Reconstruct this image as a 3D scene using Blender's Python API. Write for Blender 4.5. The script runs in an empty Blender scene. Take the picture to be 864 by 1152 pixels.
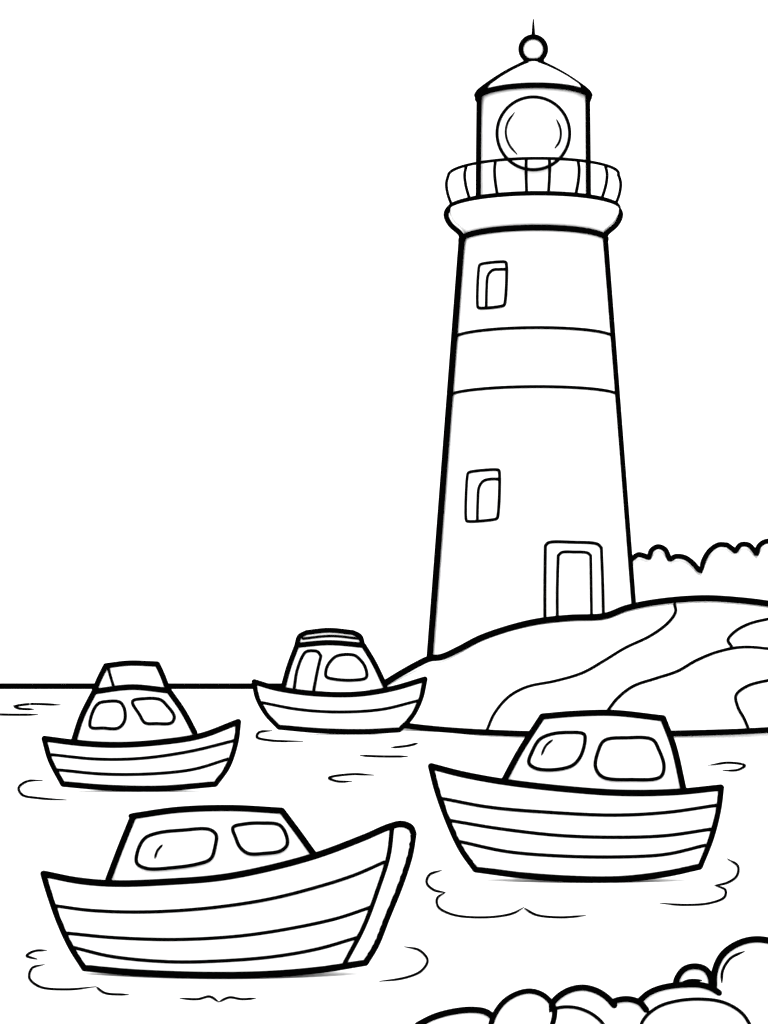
import bpy, math, numpy as np
from mathutils import Vector, Matrix

# ------------------------------------------------------------------ set-up
F = 3000.0      # focal length expressed in reference pixels (864 x 1152)
H = 3.0         # eye height above the water
CX, HY = 432.0, 772.0

def U(px, py, Y):
    """world point seen in direction (px,py) at distance Y"""
    return ((px-CX)*Y/F, Y, H-(py-HY)*Y/F)
def W(px, py, z=0.0):
    """point on the level z"""
    return U(px, py, (H-z)*F/(py-HY))

def make_mat(name, lo, hi, rough, scale):
    m = bpy.data.materials.new(name); m.use_nodes = True
    nt = m.node_tree; b = nt.nodes['Principled BSDF']
    tc = nt.nodes.new('ShaderNodeTexCoord')
    n = nt.nodes.new('ShaderNodeTexNoise'); n.inputs['Scale'].default_value = scale
    n.inputs['Detail'].default_value = 4
    r = nt.nodes.new('ShaderNodeValToRGB')
    r.color_ramp.elements[0].position = .3; r.color_ramp.elements[1].position = .7
    r.color_ramp.elements[0].color = (*lo, 1); r.color_ramp.elements[1].color = (*hi, 1)
    nt.links.new(tc.outputs['Object'], n.inputs['Vector'])
    nt.links.new(n.outputs['Fac'], r.inputs['Fac'])
    nt.links.new(r.outputs['Color'], b.inputs['Base Color'])
    b.inputs['Roughness'].default_value = rough
    b.inputs['Specular IOR Level'].default_value = 0.0
    return m
WHITE = make_mat('white_paint', (.84,.84,.84), (.87,.87,.87), .9, 1.5)
STONE = make_mat('white_stone', (.84,.84,.84), (.87,.87,.87), .95, .6)
WATERM = make_mat('pale_water', (.84,.84,.84), (.87,.87,.87), .9, .2)
LEAF = make_mat('white_foliage', (.84,.84,.84), (.87,.87,.87), .95, 2)
BLACK = make_mat('black_paint', (.0003,.0003,.0003), (.0006,.0006,.0006), 1, 3)

def empty(name, loc):
    e = bpy.data.objects.new(name, None); e.location = loc
    e.empty_display_size = .5
    bpy.context.collection.objects.link(e); return e

def mesh(name, V, Fc, mat, parent=None, smooth=True):
    me = bpy.data.meshes.new(name)
    me.from_pydata([tuple(map(float, v)) for v in V], [], Fc); me.update()
    if smooth: me.polygons.foreach_set('use_smooth', [True]*len(me.polygons))
    me.materials.append(mat)
    o = bpy.data.objects.new(name, me); bpy.context.collection.objects.link(o)
    if parent:
        o.parent = parent
        o.matrix_parent_inverse = Matrix.Translation(-Vector(parent.location))
    return o

def crom(pts, n=8):
    P = [np.array(p, float) for p in pts]
    if len(P) < 3:
        return [P[0]+(P[-1]-P[0])*k/n for k in range(n+1)]
    P = [2*P[0]-P[1]] + P + [2*P[-1]-P[-2]]
    out = []
    for i in range(1, len(P)-2):
        a, b, c, d = P[i-1:i+3]
        t0=0; t1=t0+max(np.linalg.norm(b-a),1e-6)**.5; t2=t1+max(np.linalg.norm(c-b),1e-6)**.5; t3=t2+max(np.linalg.norm(d-c),1e-6)**.5
        for k in range(n):
            t = t1+(t2-t1)*k/n
            A1=(t1-t)/(t1-t0)*a+(t-t0)/(t1-t0)*b
            A2=(t2-t)/(t2-t1)*b+(t-t1)/(t2-t1)*c
            A3=(t3-t)/(t3-t2)*c+(t-t2)/(t3-t2)*d
            B1=(t2-t)/(t2-t0)*A1+(t-t0)/(t2-t0)*A2
            B2=(t3-t)/(t3-t1)*A2+(t-t1)/(t3-t1)*A3
            out.append((t2-t)/(t2-t1)*B1+(t-t1)/(t2-t1)*B2)
    out.append(P[-2]); return out

class Tubes:
    """collects round black mouldings into one mesh"""
    def __init__(s): s.V=[]; s.Fc=[]
    def ball(s, c, r):
        b=len(s.V); n=10; m=6
        for i in range(m+1):
            a=math.pi*i/m
            for j in range(n):
                q=2*math.pi*j/n
                s.V.append((c[0]+r*math.sin(a)*math.cos(q), c[1]+r*math.sin(a)*math.sin(q), c[2]+r*math.cos(a)))
        for i in range(m):
            for j in range(n):
                s.Fc.append((b+i*n+j, b+i*n+(j+1)%n, b+(i+1)*n+(j+1)%n, b+(i+1)*n+j))
    def add(s, pts, radii, caps=True, closed=False):
        P=[np.array(p,float) for p in pts]
        n=len(P); K=10; b=len(s.V)
        if np.isscalar(radii): radii=[radii]*n
        radii=[r+.42*p[1]/F for r,p in zip(radii,P)]
        for i in range(n):
            if closed: t=P[(i+1)%n]-P[i-1]
            else: t=P[min(i+1,n-1)]-P[max(i-1,0)]
            t=t/max(np.linalg.norm(t),1e-9)
            up=np.array((0,1,0.0))
            if abs(t@up)>.93: up=np.array((0,0,1.0)) if i==0 else up
            a=np.cross(t,up); L=np.linalg.norm(a)
            if L<1e-3: a=np.array((1.0,0,0))
            else: a/=L
            c=np.cross(t,a); c/=max(np.linalg.norm(c),1e-9)
            for k in range(K):
                q=2*math.pi*k/K
                s.V.append(P[i]+radii[i]*(math.cos(q)*a+math.sin(q)*c))
        for i in range(n if closed else n-1):
            i2=(i+1)%n
            for k in range(K):
                s.Fc.append((b+i*K+k, b+i*K+(k+1)%K, b+i2*K+(k+1)%K, b+i2*K+k))
        if caps and not closed:
            s.ball(P[0],radii[0]); s.ball(P[-1],radii[-1])
    def stroke(s, pts2, w, proj, smooth=True, closed=False, taper=False, n=8):
        if closed:
            p=list(pts2); ext=p[-2:]+p+p[:2]
            full=crom(ext,n); q=full[2*n:(2+len(p))*n]
        elif smooth: q=crom(pts2,n)
        else: q=[np.array(p,float) for p in pts2]
        if smooth or closed or len(pts2)==2:
            P=[proj(a[0],a[1]) for a in q]; m=len(P)
            R=[]
            for i,pp in enumerate(P):
                r=w/2*pp[1]/F
                if taper:
                    u=i/(m-1); r*=min(1, .25+ 5*min(u,1-u))
                R.append(r)
            s.add(P,R,caps=not taper,closed=closed)
        else:
            for a,c in zip(q[:-1],q[1:]):
                s.stroke([a,c],w,proj)
    def make(s,name,parent=None):
        return mesh(name,s.V,s.Fc,BLACK,parent)

def grid_faces(nr,nc,closed=False,base=0):
    fs=[]
    for i in range(nr-1):
        for j in range(nc if closed else nc-1):
            j2=(j+1)%nc
            fs.append((base+i*nc+j,base+i*nc+j2,base+(i+1)*nc+j2,base+(i+1)*nc+j))
    return fs

def interp(pts):
    q=np.array(crom(pts,10)); o=np.argsort(q[:,0],kind='stable')
    X,Yv=q[o,0],q[o,1]
    return lambda x: float(np.interp(x,X,Yv))

# ------------------------------------------------------------------ world + sun
w = bpy.data.worlds.new("World"); bpy.context.scene.world = w; w.use_nodes = True
bg = w.node_tree.nodes['Background']
bg.inputs['Color'].default_value = (1,1,1,1); bg.inputs['Strength'].default_value = 2.2
sl = bpy.data.lights.new('sun','SUN'); sl.energy = 1.2; sl.angle = math.radians(40); sl.color=(1,.995,.985)
so = bpy.data.objects.new('sun', sl); bpy.context.collection.objects.link(so)
so.rotation_euler = (math.radians(50),0,math.radians(-10)); so.location=(0,-10,60)

# ------------------------------------------------------------------ camera
cd = bpy.data.cameras.new('camera'); co = bpy.data.objects.new('camera', cd)
bpy.context.collection.objects.link(co); bpy.context.scene.camera = co
co.location=(0,0,H); co.rotation_euler=(math.radians(90),0,0)
cd.sensor_width=36; cd.sensor_fit='AUTO'; cd.lens=F/1152*36
cd.shift_y=(HY-576)/1152; cd.clip_start=.1; cd.clip_end=60000

# ------------------------------------------------------------------ water + horizon
mesh('water',[(-9000,-60,0),(9000,-60,0),(9000,24000,0),(-9000,24000,0)],[(0,1,2,3)],WATERM,smooth=False)
t=Tubes(); yd=2600; t.add([(-3000,yd,H),(3000,yd,H)],6.2/2*yd/F); t.make('horizon')

# ------------------------------------------------------------------ island
ridge=[(380,800),(405,786),(420,777),(434,768),(452,757),(470,747),(483,741),(497,739),(515,731),(540,718),(575,706),(605,699),(640,695),(680,693),(705,684),(740,677),(790,673),(830,675),(870,680),(930,692),(1010,715),(1080,750),(1130,800)]
shore=[(380,812),(430,812),(455,816),(500,821),(550,824),(620,826),(700,826),(760,825),(830,823),(870,821),(950,820),(1050,818),(1130,814)]
fr,fs_=interp(ridge),interp(shore)
YR=187.0
def YSf(px):
    u=min(1,max(0,(px-470)/110)); return 177-22*u*u*(3-2*u)
def isl_depth(px,py):
    a,b=fs_(px),fr(px); tt=min(1,max(0,(a-py)/max(a-b,1)))
    return YSf(px)+(YR-YSf(px))*tt**1.2
isl=empty('rocky_island',(20,190,0))
V=[];xs=np.linspace(381,1129,240);nr=26
rows=0
for i in range(-1,nr):
    for x in xs:
        a,b=fs_(x),fr(x)
        if i<0:
            p=U(x,a,YSf(x)); V.append((p[0],p[1],-.6))
        else:
            y=a+(b-a)*i/(nr-1); V.append(U(x,y,isl_depth(x,y)))
    rows+=1
for k,(dy,dz) in enumerate(((4,.0),(12,-.1),(24,-.8),(34,-3),(40,-20))):
    for x in xs:
        p=U(x,fr(x),YR); V.append((p[0],p[1]+dy,max(-.6,p[2]+dz)))
    rows+=1
mesh('ground',V,grid_faces(rows,len(xs)),STONE,isl)
t=Tubes()
ip=lambda x,y:U(x,y,isl_depth(x,y)-.2)
t.stroke(ridge[2:-1],6.8,lambda x,y:U(x,y,isl_depth(x,y)-1.3))
t.stroke(shore[1:-1],6.2,ip)
t.make('edge_outline',isl)
t=Tubes()
for L in ([(548,821),(556,803),(572,784),(592,773),(625,766),(655,757),(680,743),(703,729),(732,715),(752,700),(760,688),(759,680)],
          [(683,800),(695,785),(712,772),(738,763),(762,755),(783,743),(808,733),(835,728),(866,730),(900,735)],
          [(900,690),(866,696),(842,702),(826,711),(819,720),(823,727)],
          [(900,760),(866,765),(840,772),(828,782),(830,795),(837,808),(843,822)]):
    t.stroke(L,3.0,lambda x,y:U(x,y,isl_depth(x,y)-.4))
t.make('rock_ledges',isl)

# ------------------------------------------------------------------ bushes behind the island
bl=[(700,640),(706,633),(712,628),(718,624),(724,625),(729,627),(730,627),(733,619),(740,615),(748,618),(753,628),(754,629),(760,626),(770,627),(779,633),(786,641),(789,642),(791,632),(798,620),(808,613),(818,613),(826,619),(827,620),(833,613),(842,613),(850,621),(851,623),(854,614),(862,609),(872,610),(884,618),(886,620),(895,608),(915,606),(930,618),(932,620),(945,614),(965,625),(985,650)]
bu=empty('distant_bushes',(30,235,0)); YB=232.
fb=interp(bl); xs=np.linspace(701,984,260); V=[];rows=0
for k in range(13):
    u=k/12
    for x in xs:
        V.append(U(x,fb(x)+(740-fb(x))*u,YB-3.5*math.sqrt(u)))
    rows+=1
mesh('foliage',V,grid_faces(rows,len(xs)),LEAF,bu)
V=[]
for k in range(13):
    u=k/12
    for x in xs:
        p=U(x,fb(x)+(740-fb(x))*u,YB); V.append((p[0],YB+3.5*math.sqrt(u),p[2]))
mesh('foliage_back',V,grid_faces(rows,len(xs)),LEAF,bu)
t=Tubes()
segs=[bl[0:6],bl[5:11],bl[10:16],bl[15:21],bl[20:26],bl[25:31],bl[30:35],bl[34:]]
for s_ in segs: t.stroke(s_,5.4,lambda x,y:U(x,y,YB-.9))
t.make('leaf_edge',bu)

# ------------------------------------------------------------------ lighthouse
D=200.; S=D/F; TX=(600-CX)*S
def ZT(y): return H+(HY-y)*S
lh=empty('lighthouse',(TX,D,0))
def revolve(name,prof,mat,n=96,parent=lh):
    V=[]
    for r,z in prof:
        for j in range(n):
            a=2*math.pi*j/n; V.append((TX+r*math.cos(a),D+r*math.sin(a),z))
    return mesh(name,V,grid_faces(len(prof),n,True),mat,parent)
y0,y1=268,745
def RT(z):
    y=HY-(z-H)/S; return (80.5+(y-y0)*(116.5-80.5)/(737-268))*S
zb=-.3; zt=ZT(266)
revolve('tower_wall',[(RT(zb),zb),(RT(zt)*.5+RT(zb)*.5,(zb+zt)/2),(RT(zt),zt),(0.01,zt)],WHITE)
gp=[(80,267),(83,262),(93,253),(97.5,245),(98,240),(95.5,235),(92,232)]
revolve('gallery_deck',[(.01,ZT(267))]+[(r*S,ZT(y)) for r,y in gp]+[(.01,ZT(232))],WHITE)
revolve('lantern_wall',[(61.5*S,ZT(233)),(61*S,ZT(108)),(.01,ZT(108))],WHITE)
rp=[(64,107),(61.5,103),(50,94),(38,86),(26,79),(14,73),(8,70)]
revolve('lantern_roof',[(.01,ZT(107))]+[(r*S,ZT(y)) for r,y in rp]+[(.01,ZT(69.9))],WHITE)
def cone_proj(off=.03):
    def f(px,py):
        Y=D
        for _ in range(6):
            p=U(px,py,Y); R=RT(p[2])+off; x=p[0]-TX
            Y=D-math.sqrt(max(R*R-x*x,0))
        return U(px,py,Y)
    return f
t=Tubes()
def ring(r,z,wpx,a0=0,a1=360,n=120):
    P=[]
    for k in range(n+(a1-a0<360)):
        a=math.radians(a0+(a1-a0)*k/n); P.append((TX+r*math.sin(a),D-r*math.cos(a),z))
    t.add(P,wpx/2*S,closed=(a1-a0>=360))
def rib(prof,sx,wpx,g=1.05):
    """corner rib lying on the wall: prof = [(radius, z)]"""
    rr=wpx/2*S+.42*S; P=[]
    for r,z in prof:
        fwd=math.sqrt(2*max(r,.3)*rr)*g
        k=(D-fwd)/D
        P.append((TX*k+sx*r*k, D-fwd, H+(z-H)*k))
    t.add(P,wpx/2*S*.99)
for sx in (-1,1):
    rib([(RT(zb+(zt-zb)*k/20),zb+(zt-zb)*k/20) for k in range(21)],sx,6.8)
    rib([(r*S,ZT(y)) for r,y in crom(gp,5)],sx,5.6)
    rib([(61*S,ZT(110)),(61.6*S,ZT(170)),(62*S,ZT(226))],sx,5.6)
    rib([(r*S,ZT(y)) for r,y in crom(rp,5)],sx,5.2,2.0)
    rib([(64*S,ZT(107)),(62*S,ZT(113))],sx,5)
ring(81.5*S,ZT(270),6.0); ring(95*S,ZT(235.5),5.8); ring(63*S,ZT(110),5.6)
t.add([(TX-9*S,D-9*S,ZT(70.5)),(TX+9*S,D-9*S,ZT(70.5))],2.6*S)
t.make('trim',lh)
t=Tubes()
for ye,wd in ((380.5,3.0),(445.5,3.0)):
    z=ZT(ye); ring(RT(z)+.03,z,wd)
t.make('band_lines',lh)
t=Tubes()
def rb(a):
    prof=[(95.5,197),(98,207),(96.5,219),(91,234)]
    P=[]
    for r,y in crom(prof,5):
        P.append((TX+r*S*math.sin(a),D-r*S*math.cos(a),ZT(y)))
    t.add(P,3.0/2*S)
ring(95.5*S,ZT(197),3.0,-90,90,80)
for x in (-95.4,-77,-46,-13,12,44,76,95.4): rb(math.asin(x/95.5))
t.make('railing',lh)
def ellipsoid(name,c,rx,ry,rz,mat,parent,n=32,m=20):
    V=[]
    for i in range(m+1):
        a=math.pi*i/m
        for j in range(n):
            q=2*math.pi*j/n
            V.append((c[0]+rx*math.sin(a)*math.cos(q),c[1]+ry*math.sin(a)*math.sin(q),c[2]+rz*math.cos(a)))
    return mesh(name,V,grid_faces(m+1,n,True),mat,parent)
ellipsoid('finial_ball',(TX-.5*S,D,ZT(57)),13.5*S,9*S,13.5*S,WHITE,lh)
t=Tubes()
t.add([(TX-.5*S+14*S*math.cos(q),D-7*S,ZT(57)+14*S*math.sin(q)) for q in np.linspace(0,2*math.pi,48,endpoint=False)],5.2/2*S,closed=True)
t.add([(TX,D,ZT(44)),(TX,D,ZT(36)),(TX,D,ZT(28)),(TX,D,ZT(22))],[2.2*S,1.7*S,1.1*S,.5*S])
t.make('spike',lh)
RL=61*S; yl=D-RL-.15
sc=yl/D
def lp(px,py,d=0): return U(px,py,yl-d)
c=lp(600,150)
ellipsoid('lamp_lens',c,40.5*S*sc,.35,40.5*S*sc,WHITE,lh)
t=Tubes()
t.add([lp(600+41*math.cos(q),150+41*math.sin(q),.12) for q in np.linspace(0,2*math.pi,72,endpoint=False)],3.0/2*S,closed=True)
t.stroke([(579,126),(571,138),(569,150),(573,163),(582,174)],2.0,lambda x,y:lp(x,y,.33),taper=True)  # drawn highlights on the lens, left and right, as thin black arcs
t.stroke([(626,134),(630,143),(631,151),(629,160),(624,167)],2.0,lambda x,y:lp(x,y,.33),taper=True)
t.make('lens_frame_and_highlights',lh)
cp=cone_proj(.06)
def patch(name,quad,off,parent=lh):
    (a,b,c_,d)=[np.array(q,float) for q in quad]; f=cone_proj(off); V=[];n=10
    for i in range(n+1):
        for j in range(n+1):
            u,v=i/n,j/n; p=(1-v)*((1-u)*a+u*b)+v*((1-u)*d+u*c_); V.append(f(*p))
    mesh(name,V,grid_faces(n+1,n+1),WHITE,parent)
def rounded(quad,r):
    out=[];n=len(quad);Q=[np.array(q,float) for q in quad]
    for i in range(n):
        p,a,b=Q[i],Q[i-1],Q[(i+1)%n]
        da=(a-p)/np.linalg.norm(a-p); db=(b-p)/np.linalg.norm(b-p)
        for k in (0,.5,1):
            out.append((1-k)**2*(p+da*r)+2*k*(1-k)*p+k*k*(p+db*r))
    return out
def win(nm,q,inner):
    patch(nm+'_pane',q,.02)
    t=Tubes(); t.stroke(rounded(q,4),3.0,cp,closed=True,n=5)
    t.stroke(inner,2.9,cp); t.make(nm+'_frame',lh)
win('upper_window',[(539,297),(570,294),(568,344),(537,347)],[(547,345),(547.5,325),(549,310),(554,304),(562,303),(569,303)])
win('lower_window',[(526,531),(562,528),(560,584),(524,587)],[(537,585),(537.5,565),(539,548),(544,541),(552,539),(561,539)])
patch('door_panel',[(628,622),(664,622),(665,700),(627,700)],.02)
t=Tubes()
t.stroke([(613,702),(613,660),(613.5,614)],3.1,cp); t.stroke([(613.5,614),(617,610.5),(645,610),(672,612),(676.5,616)],3.1,cp)
t.stroke([(676.5,616),(678,655),(679,700)],3.1,cp)
t.stroke([(627,702),(627,660),(628,625)],2.9,cp); t.stroke([(628,625),(632,621.5),(646,621),(661,622),(664.5,625)],2.9,cp); t.stroke([(664.5,625),(665,660),(665.5,700)],2.9,cp)
t.make('door_frame',lh)

# ------------------------------------------------------------------ boats
def boat(sheer,left,bottom,right,strakes,B,cabin,cab_lines,panes,highlights,w1,w2,stem=None,extra=None):
    ymax=max(p[1] for p in bottom)
    Yn=F*H/(ymax-HY+w1/2+.8); Yc=Yn+.75*B
    def arr(p):
        q=np.array(crom(p,10)); d=np.r_[0,np.cumsum(np.hypot(*np.diff(q,axis=0).T))]; d/=d[-1]
        return lambda u:np.array([np.interp(u,d,q[:,0]),np.interp(u,d,q[:,1])])
    T,L,Bo,R=arr(sheer),arr(left),arr(bottom),arr(right)
    NS,NT=80,20
    def Sp(s,t_):
        l,r=L(1-t_),R(1-t_)
        return (1-t_)*Bo(s)+t_*T(s)+(1-s)*l+s*r-((1-s)*(1-t_)*Bo(0)+s*(1-t_)*Bo(1)+(1-s)*t_*T(0)+s*t_*T(1))
    def dep(s,t_): return Yc-B*(.75+.25*math.sin(t_*math.pi/2))*max(0,math.sin(math.pi*s))**.75
    x0=(sheer[0][0]+sheer[-1][0])/2
    e=empty('fishing_boat',U(x0,ymax,Yc)[:2]+(0,))
    V=[];G=[]
    for j in range(NT+1):
        for i in range(NS+1):
            s_,t_=i/NS,j/NT; p=Sp(s_,t_); d=dep(s_,t_); V.append(U(p[0],p[1],d)); G.append((p[0],p[1],d))
    G=np.array(G)
    near=list(V); nn=len(near)
    V+=[(x,2*Yc-y,z) for x,y,z in near]
    fc=grid_faces(NT+1,NS+1)+grid_faces(NT+1,NS+1,base=nn)
    for i in range(NS): fc.append((i,i+1,nn+i+1,nn+i))
    jd=int(NT*.72)*(NS+1)
    for i in range(NS): fc.append((jd+i,jd+i+1,nn+jd+i+1,nn+jd+i))
    mesh('hull',V,fc,WHITE,e)
    def hp(x,y):
        d=(G[:,0]-x)**2+(G[:,1]-y)**2; k=np.argsort(d)[:4]; wt=1/(d[k]+.5)
        return U(x,y,float((G[k,2]*wt).sum()/wt.sum())-.02*B)
    t=Tubes()
    for c_ in (sheer,left,bottom,right): t.stroke(c_,w1,hp)
    t.make('gunwale_and_keel_trim',e)
    t=Tubes()
    for c_ in strakes: t.stroke(c_,w2,hp)
    t.make('plank_lines',e)
    if stem:
        t=Tubes(); t.stroke(stem,w1*.66,hp); t.make('stem_post',e)
    Yf=Yc-.42*B; cpj=lambda x,y,o=0.:U(x,y,Yf-o*B)
    def solid(name,poly,drop):
        P=[tuple(p) for p in poly]
        V=[U(x,y,Yf) for x,y in P]
        V=[(V[0][0],V[0][1],V[0][2]-drop)]+V+[(V[-1][0],V[-1][1],V[-1][2]-drop)]
        n=len(V); cx=sum(v[0] for v in V)/n
        zmin=min(v[2] for v in V)
        V2=[(cx+(x-cx)*.93,Yf+.84*B,zmin+(z-zmin)*.93) for x,y,z in V]
        fc=[tuple(range(n)),tuple(range(2*n-1,n-1,-1))]+[(i,(i+1)%n,n+(i+1)%n,n+i) for i in range(n)]
        mesh(name,V+V2,fc,WHITE,e,smooth=False)
    solid('cabin',[q for c_ in cabin for q in (c_ if c_ is cabin[0] else c_[1:])],.12*B)
    t=Tubes()
    for c_ in cabin: t.stroke(c_,w1*.95,lambda x,y:cpj(x,y,.03))
    for c_,ww in cab_lines: t.stroke(c_,ww,lambda x,y:cpj(x,y,.03))
    t.make('cabin_trim',e)
    if extra:
        solid('cabin_top',[q for c_ in extra for q in (c_ if c_ is extra[0] else c_[1:])],0)
        t=Tubes()
        for c_ in extra: t.stroke(c_,w1*.9,lambda x,y:cpj(x,y,.03))
        t.make('cabin_top_trim',e)
    t=Tubes()
    for p in panes:
        t.stroke(p,w2*1.03,lambda x,y:cpj(x,y,.025),closed=True,n=6)
        q=[(a[0],a[1]) for a in p]; V=[cpj(x,y,.015) for x,y in q]
        mesh('window_pane',V,[tuple(range(len(V)))],WHITE,e,smooth=False)
    for m_ in highlights: t.stroke(m_,w2*.65,lambda x,y:cpj(x,y,.035),taper=True)  # drawn glass highlights: black strokes standing in for glints, not frame parts
    t.make('window_frames_and_highlights',e)
    return e

boat(sheer=[(49,983),(90,991),(130,994),(190,992),(250,987),(310,975),(360,961),(410,942),(438,930),(452,927),(462,931),(465,938)],
     left=[(49,983),(55,1003),(67,1037),(80,1065),(95,1089)],
     bottom=[(95,1089),(150,1094),(230,1097),(300,1096),(360,1091),(411,1083)],
     right=[(465,938),(461,962),(450,996),(435,1033),(423,1063),(411,1083)],
     strakes=[[(62,1019),(100,1024),(160,1026),(230,1022),(300,1012),(360,997),(400,984),(432,970)],
              [(76,1050),(130,1055),(200,1057),(270,1053),(330,1044),(380,1033),(416,1021)],
              [(83,1066),(125,1076),(190,1082),(250,1081),(310,1076),(360,1067),(401,1055)]],
     stem=[(441,932),(437,963),(426,998),(409,1043),(388,1083)],
     B=.7, cabin=[[(122,989),(135,955),(150,918)],[(150,918),(200,911),(260,909),(317,912)],[(317,912),(335,936),(353,961)]],
     cab_lines=[([(147,918),(151,917)],5)],
     panes=[[(163,943),(178,937),(205,934),(235,933),(243,939),(242,952),(237,966),(222,972),(195,976),(165,977),(154,971),(155,957)],
            [(262,931),(275,927),(295,926),(314,928),(321,937),(323,950),(316,957),(298,960),(279,960),(270,953),(265,942)]],
     highlights=[[(183,950),(177,957),(174,966)]], w1=7.2,w2=3.4)
boat(sheer=[(485,862),(520,871),(570,880),(640,888),(700,892),(760,891),(811,886)],
     left=[(485,862),(492,889),(505,925),(519,955),(535,978)],
     bottom=[(535,978),(590,985),(650,989),(700,989),(750,983),(787,975)],
     right=[(811,886),(808,910),(800,942),(787,975)],
     strakes=[[(496,898),(550,908),(620,914),(690,917),(750,914),(806,906)],
              [(506,923),(560,932),(630,940),(700,942),(750,940),(799,933)],
              [(518,947),(570,958),(630,963),(700,964),(750,961),(793,951)]],
     B=.85, cabin=[[(566,880),(585,845),(610,806)],[(610,806),(645,803),(690,802),(746,808)],[(746,808),(758,840),(769,888)]],
     cab_lines=[],
     panes=[[(607,832),(620,826),(640,824),(657,826),(658,834),(653,851),(644,861),(622,866),(602,864),(595,858),(599,845)],
            [(680,833),(705,830),(734,832),(741,843),(747,862),(743,874),(710,877),(678,874),(670,863),(673,845)]],
     highlights=[[(622,832),(614,839),(609,850)]], w1=7.0,w2=3.4)
boat(sheer=[(50,831),(90,836),(130,838),(180,835),(225,828),(268,812)],
     left=[(50,831),(57,855),(71,882)], bottom=[(71,882),(120,886),(180,887),(242,882)],
     right=[(268,812),(265,835),(256,862),(242,882)],
     strakes=[[(58,849),(110,854),(160,853),(215,845),(264,833)],[(64,866),(120,871),(180,870),(220,865),(256,854)]],
     B=1.0, cabin=[[(83,833),(92,806),(106,778)],[(106,778),(148,773),(190,777)],[(190,777),(206,800),(219,824)]],
     cab_lines=[([(122,752),(124,760),(128,773)],2.8),],
     extra=[[(106,777),(112,763),(119,749)],[(119,749),(145,746),(177,747)],[(177,747),(183,760),(189,776)]],
     panes=[[(110,792),(122,789),(135,790),(140,798),(140,811),(133,819),(116,819),(102,818),(102,808)],
            [(149,789),(162,786),(180,787),(188,794),(196,806),(193,813),(176,814),(163,813),(157,804)]],
     highlights=[], w1=6.4,w2=3.1)
boat(sheer=[(286,767),(310,774),(350,780),(400,781),(440,775),(478,764)],
     left=[(286,767),(290,785),(300,803),(314,818)], bottom=[(314,818),(360,822),(410,823),(449,821)],
     right=[(478,764),(473,786),(463,806),(449,821)],
     strakes=[[(293,790),(335,798),(380,801),(430,798),(471,788)]],
     B=1.8, cabin=[[(318,775),(325,750),(334,726)],[(334,726),(370,723),(409,726)],[(409,726),(421,746),(433,771)]],
     cab_lines=[([(341,718.5),(372,715.5),(404,718.5)],2.4),([(353,776),(357,755),(361,738)],3.0),([(331,774),(334,755),(341,737),(345,733),(357,733),(361,738)],3.0)],
     extra=[[(334,725),(337,716),(345,711.5)],[(345,711.5),(370,709),(397,711.5)],[(397,711.5),(405,716),(408,725)]],
     panes=[[(371,745),(379,738),(398,737),(405,742),(411,751),(412,762),(400,765),(376,764),(367,761),(367,753)]],
     highlights=[], w1=5.8,w2=3.0)

# ------------------------------------------------------------------ ripples
t=Tubes()
for L in ([(-20,803),(10,804),(43,804)],[(15,794),(35,792),(68,793)],[(15,794),(22,797),(38,798)],
    [(48,878),(30,879),(21,886),(25,894),(45,898),(75,900)],
    [(306,822),(291,824),(289,829),(305,833),(341,834)],
    [(421,872),(395,871),(370,875),(380,879),(396,879)],[(405,850),(430,851),(459,851)],[(440,841),(458,839),(470,836)],
    [(797,861),(820,858),(838,861),(830,866),(813,867)],
    [(497,979),(483,984),(480,993),(488,1001),(501,1004)],[(501,1004),(492,1010),(493,1020),(510,1029),(545,1032),(575,1028),(589,1021)],[(589,1021),(603,1029),(630,1032),(659,1030)],
    [(818,966),(830,974),(829,985),(818,993),(804,996)],[(804,996),(816,1001),(815,1009),(798,1016),(770,1018),(742,1016)],
    [(53,1069),(38,1070),(30,1075),(42,1079)],[(50,1085),(36,1089),(33,1100),(45,1110),(75,1113),(108,1110)],[(108,1110),(118,1117),(145,1119)],
    [(455,1065),(472,1069),(481,1080),(474,1092),(455,1100),(427,1104)],
    [(202,1123),(222,1124),(236,1121),(246,1127)],[(246,1127),(258,1122),(272,1124),(288,1123)]):
    # floats just on the surface: height equals the strand's radius
    t.stroke(L,2.3,lambda x,y:W(x,y,1.5*H/(y-HY)),taper=True)
t.make('water_ripples')

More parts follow.
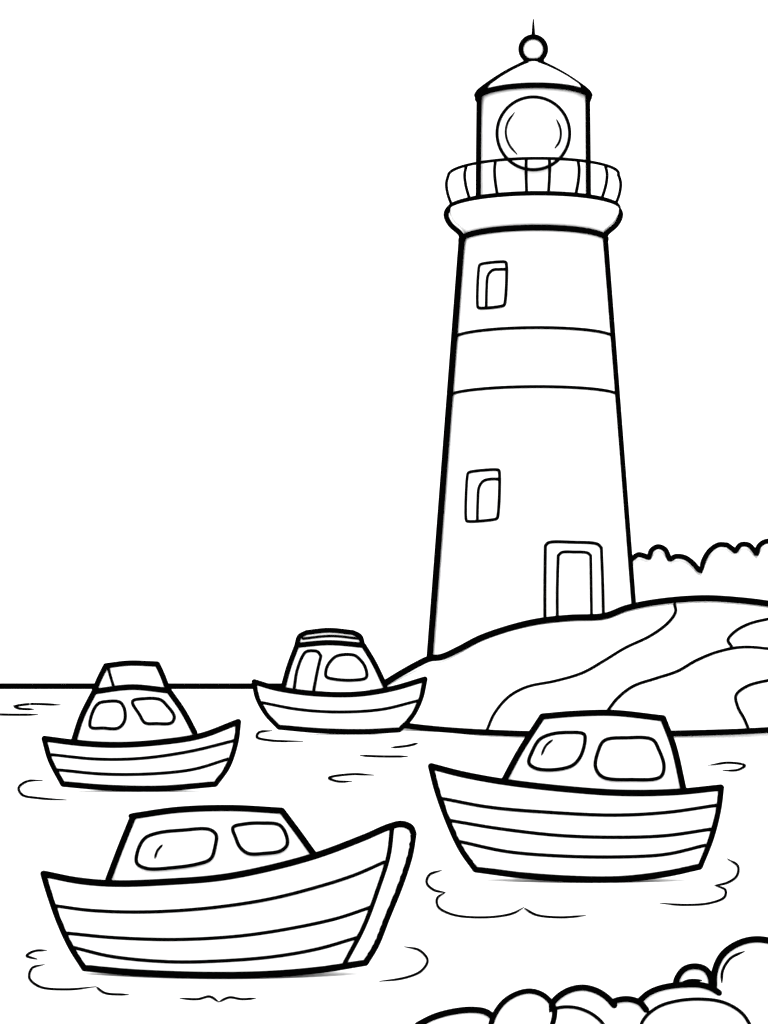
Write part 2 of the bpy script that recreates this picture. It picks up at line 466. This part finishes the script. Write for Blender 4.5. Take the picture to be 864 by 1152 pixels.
# ------------------------------------------------------------------ foreground boulders
fg=empty('shore_rocks',(1.5,14,0))
def lump(arc,Y,wd,Tk=.10):
    f=interp(arc); xs=np.linspace(arc[0][0],arc[-1][0],90)
    V=[];n=14
    for sgn in (-1,1):
        for k in range(n+1):
            u=(k/n)**1.6
            for x in xs:
                p=U(x,f(x)+(1440-f(x))*u,Y)
                e_=1-((x-xs[0])/(xs[-1]-xs[0])*2-1)**2
                if sgn<0:
                    V.append(U(x,f(x)+(1440-f(x))*u,Y-Tk*math.sqrt(u)*math.sqrt(max(e_,0))))
                else: V.append((p[0],p[1]+3*Tk*math.sqrt(u)*math.sqrt(max(e_,0)),p[2]))
    mesh('boulder',V,grid_faces(n+1,90)+grid_faces(n+1,90,base=(n+1)*90),STONE,fg)
    t=Tubes(); t.stroke(arc,wd,lambda x,y:U(x,y,Y-.02)); t.make('boulder_edge',fg)
lump([(803,1160),(803,1110),(804,1093),(812,1075),(827,1063),(846,1057),(868,1059),(900,1075),(920,1110),(925,1160)],14.6,7.0)
lump([(759,1112),(762,1100),(770,1090),(782,1087),(793,1090),(799,1098),(801,1112)],14.45,6.4)
lump([(717,1128),(730,1117),(745,1111),(765,1108),(788,1108),(801,1112),(809,1117)],14.3,6.4)
lump([(684,1130),(695,1125),(708,1124),(720,1128),(727,1136)],14.2,6.4)
lump([(616,1136),(626,1123),(640,1114),(656,1111),(672,1115),(684,1123),(691,1131)],14.1,6.6)
lump([(718,1165),(724,1147),(740,1133),(762,1126),(790,1124),(815,1128),(835,1140),(848,1160)],14.0,3.4)
lump([(618,1137),(632,1133),(650,1134),(668,1142),(680,1154),(686,1170)],13.9,3.4)
lump([(470,1153),(488,1144),(510,1138),(533,1136),(548,1139),(560,1150)],13.8,6.8)
lump([(549,1165),(556,1142),(568,1126),(584,1117),(598,1115),(612,1120),(622,1131),(624,1140),(618,1165)],13.7,5.6)
t=Tubes()
t.stroke([(812,1106),(813,1092),(822,1078),(838,1070)],2.8,lambda x,y:U(x,y,14.4),taper=True)
t.stroke([(765,1107),(775,1103),(790,1103)],2.6,lambda x,y:U(x,y,14.3),taper=True)
t.make('boulder_cracks',fg)

sc_=bpy.context.scene
sc_.view_settings.view_transform='Standard'; sc_.view_settings.look='None'; sc_.view_settings.exposure=0
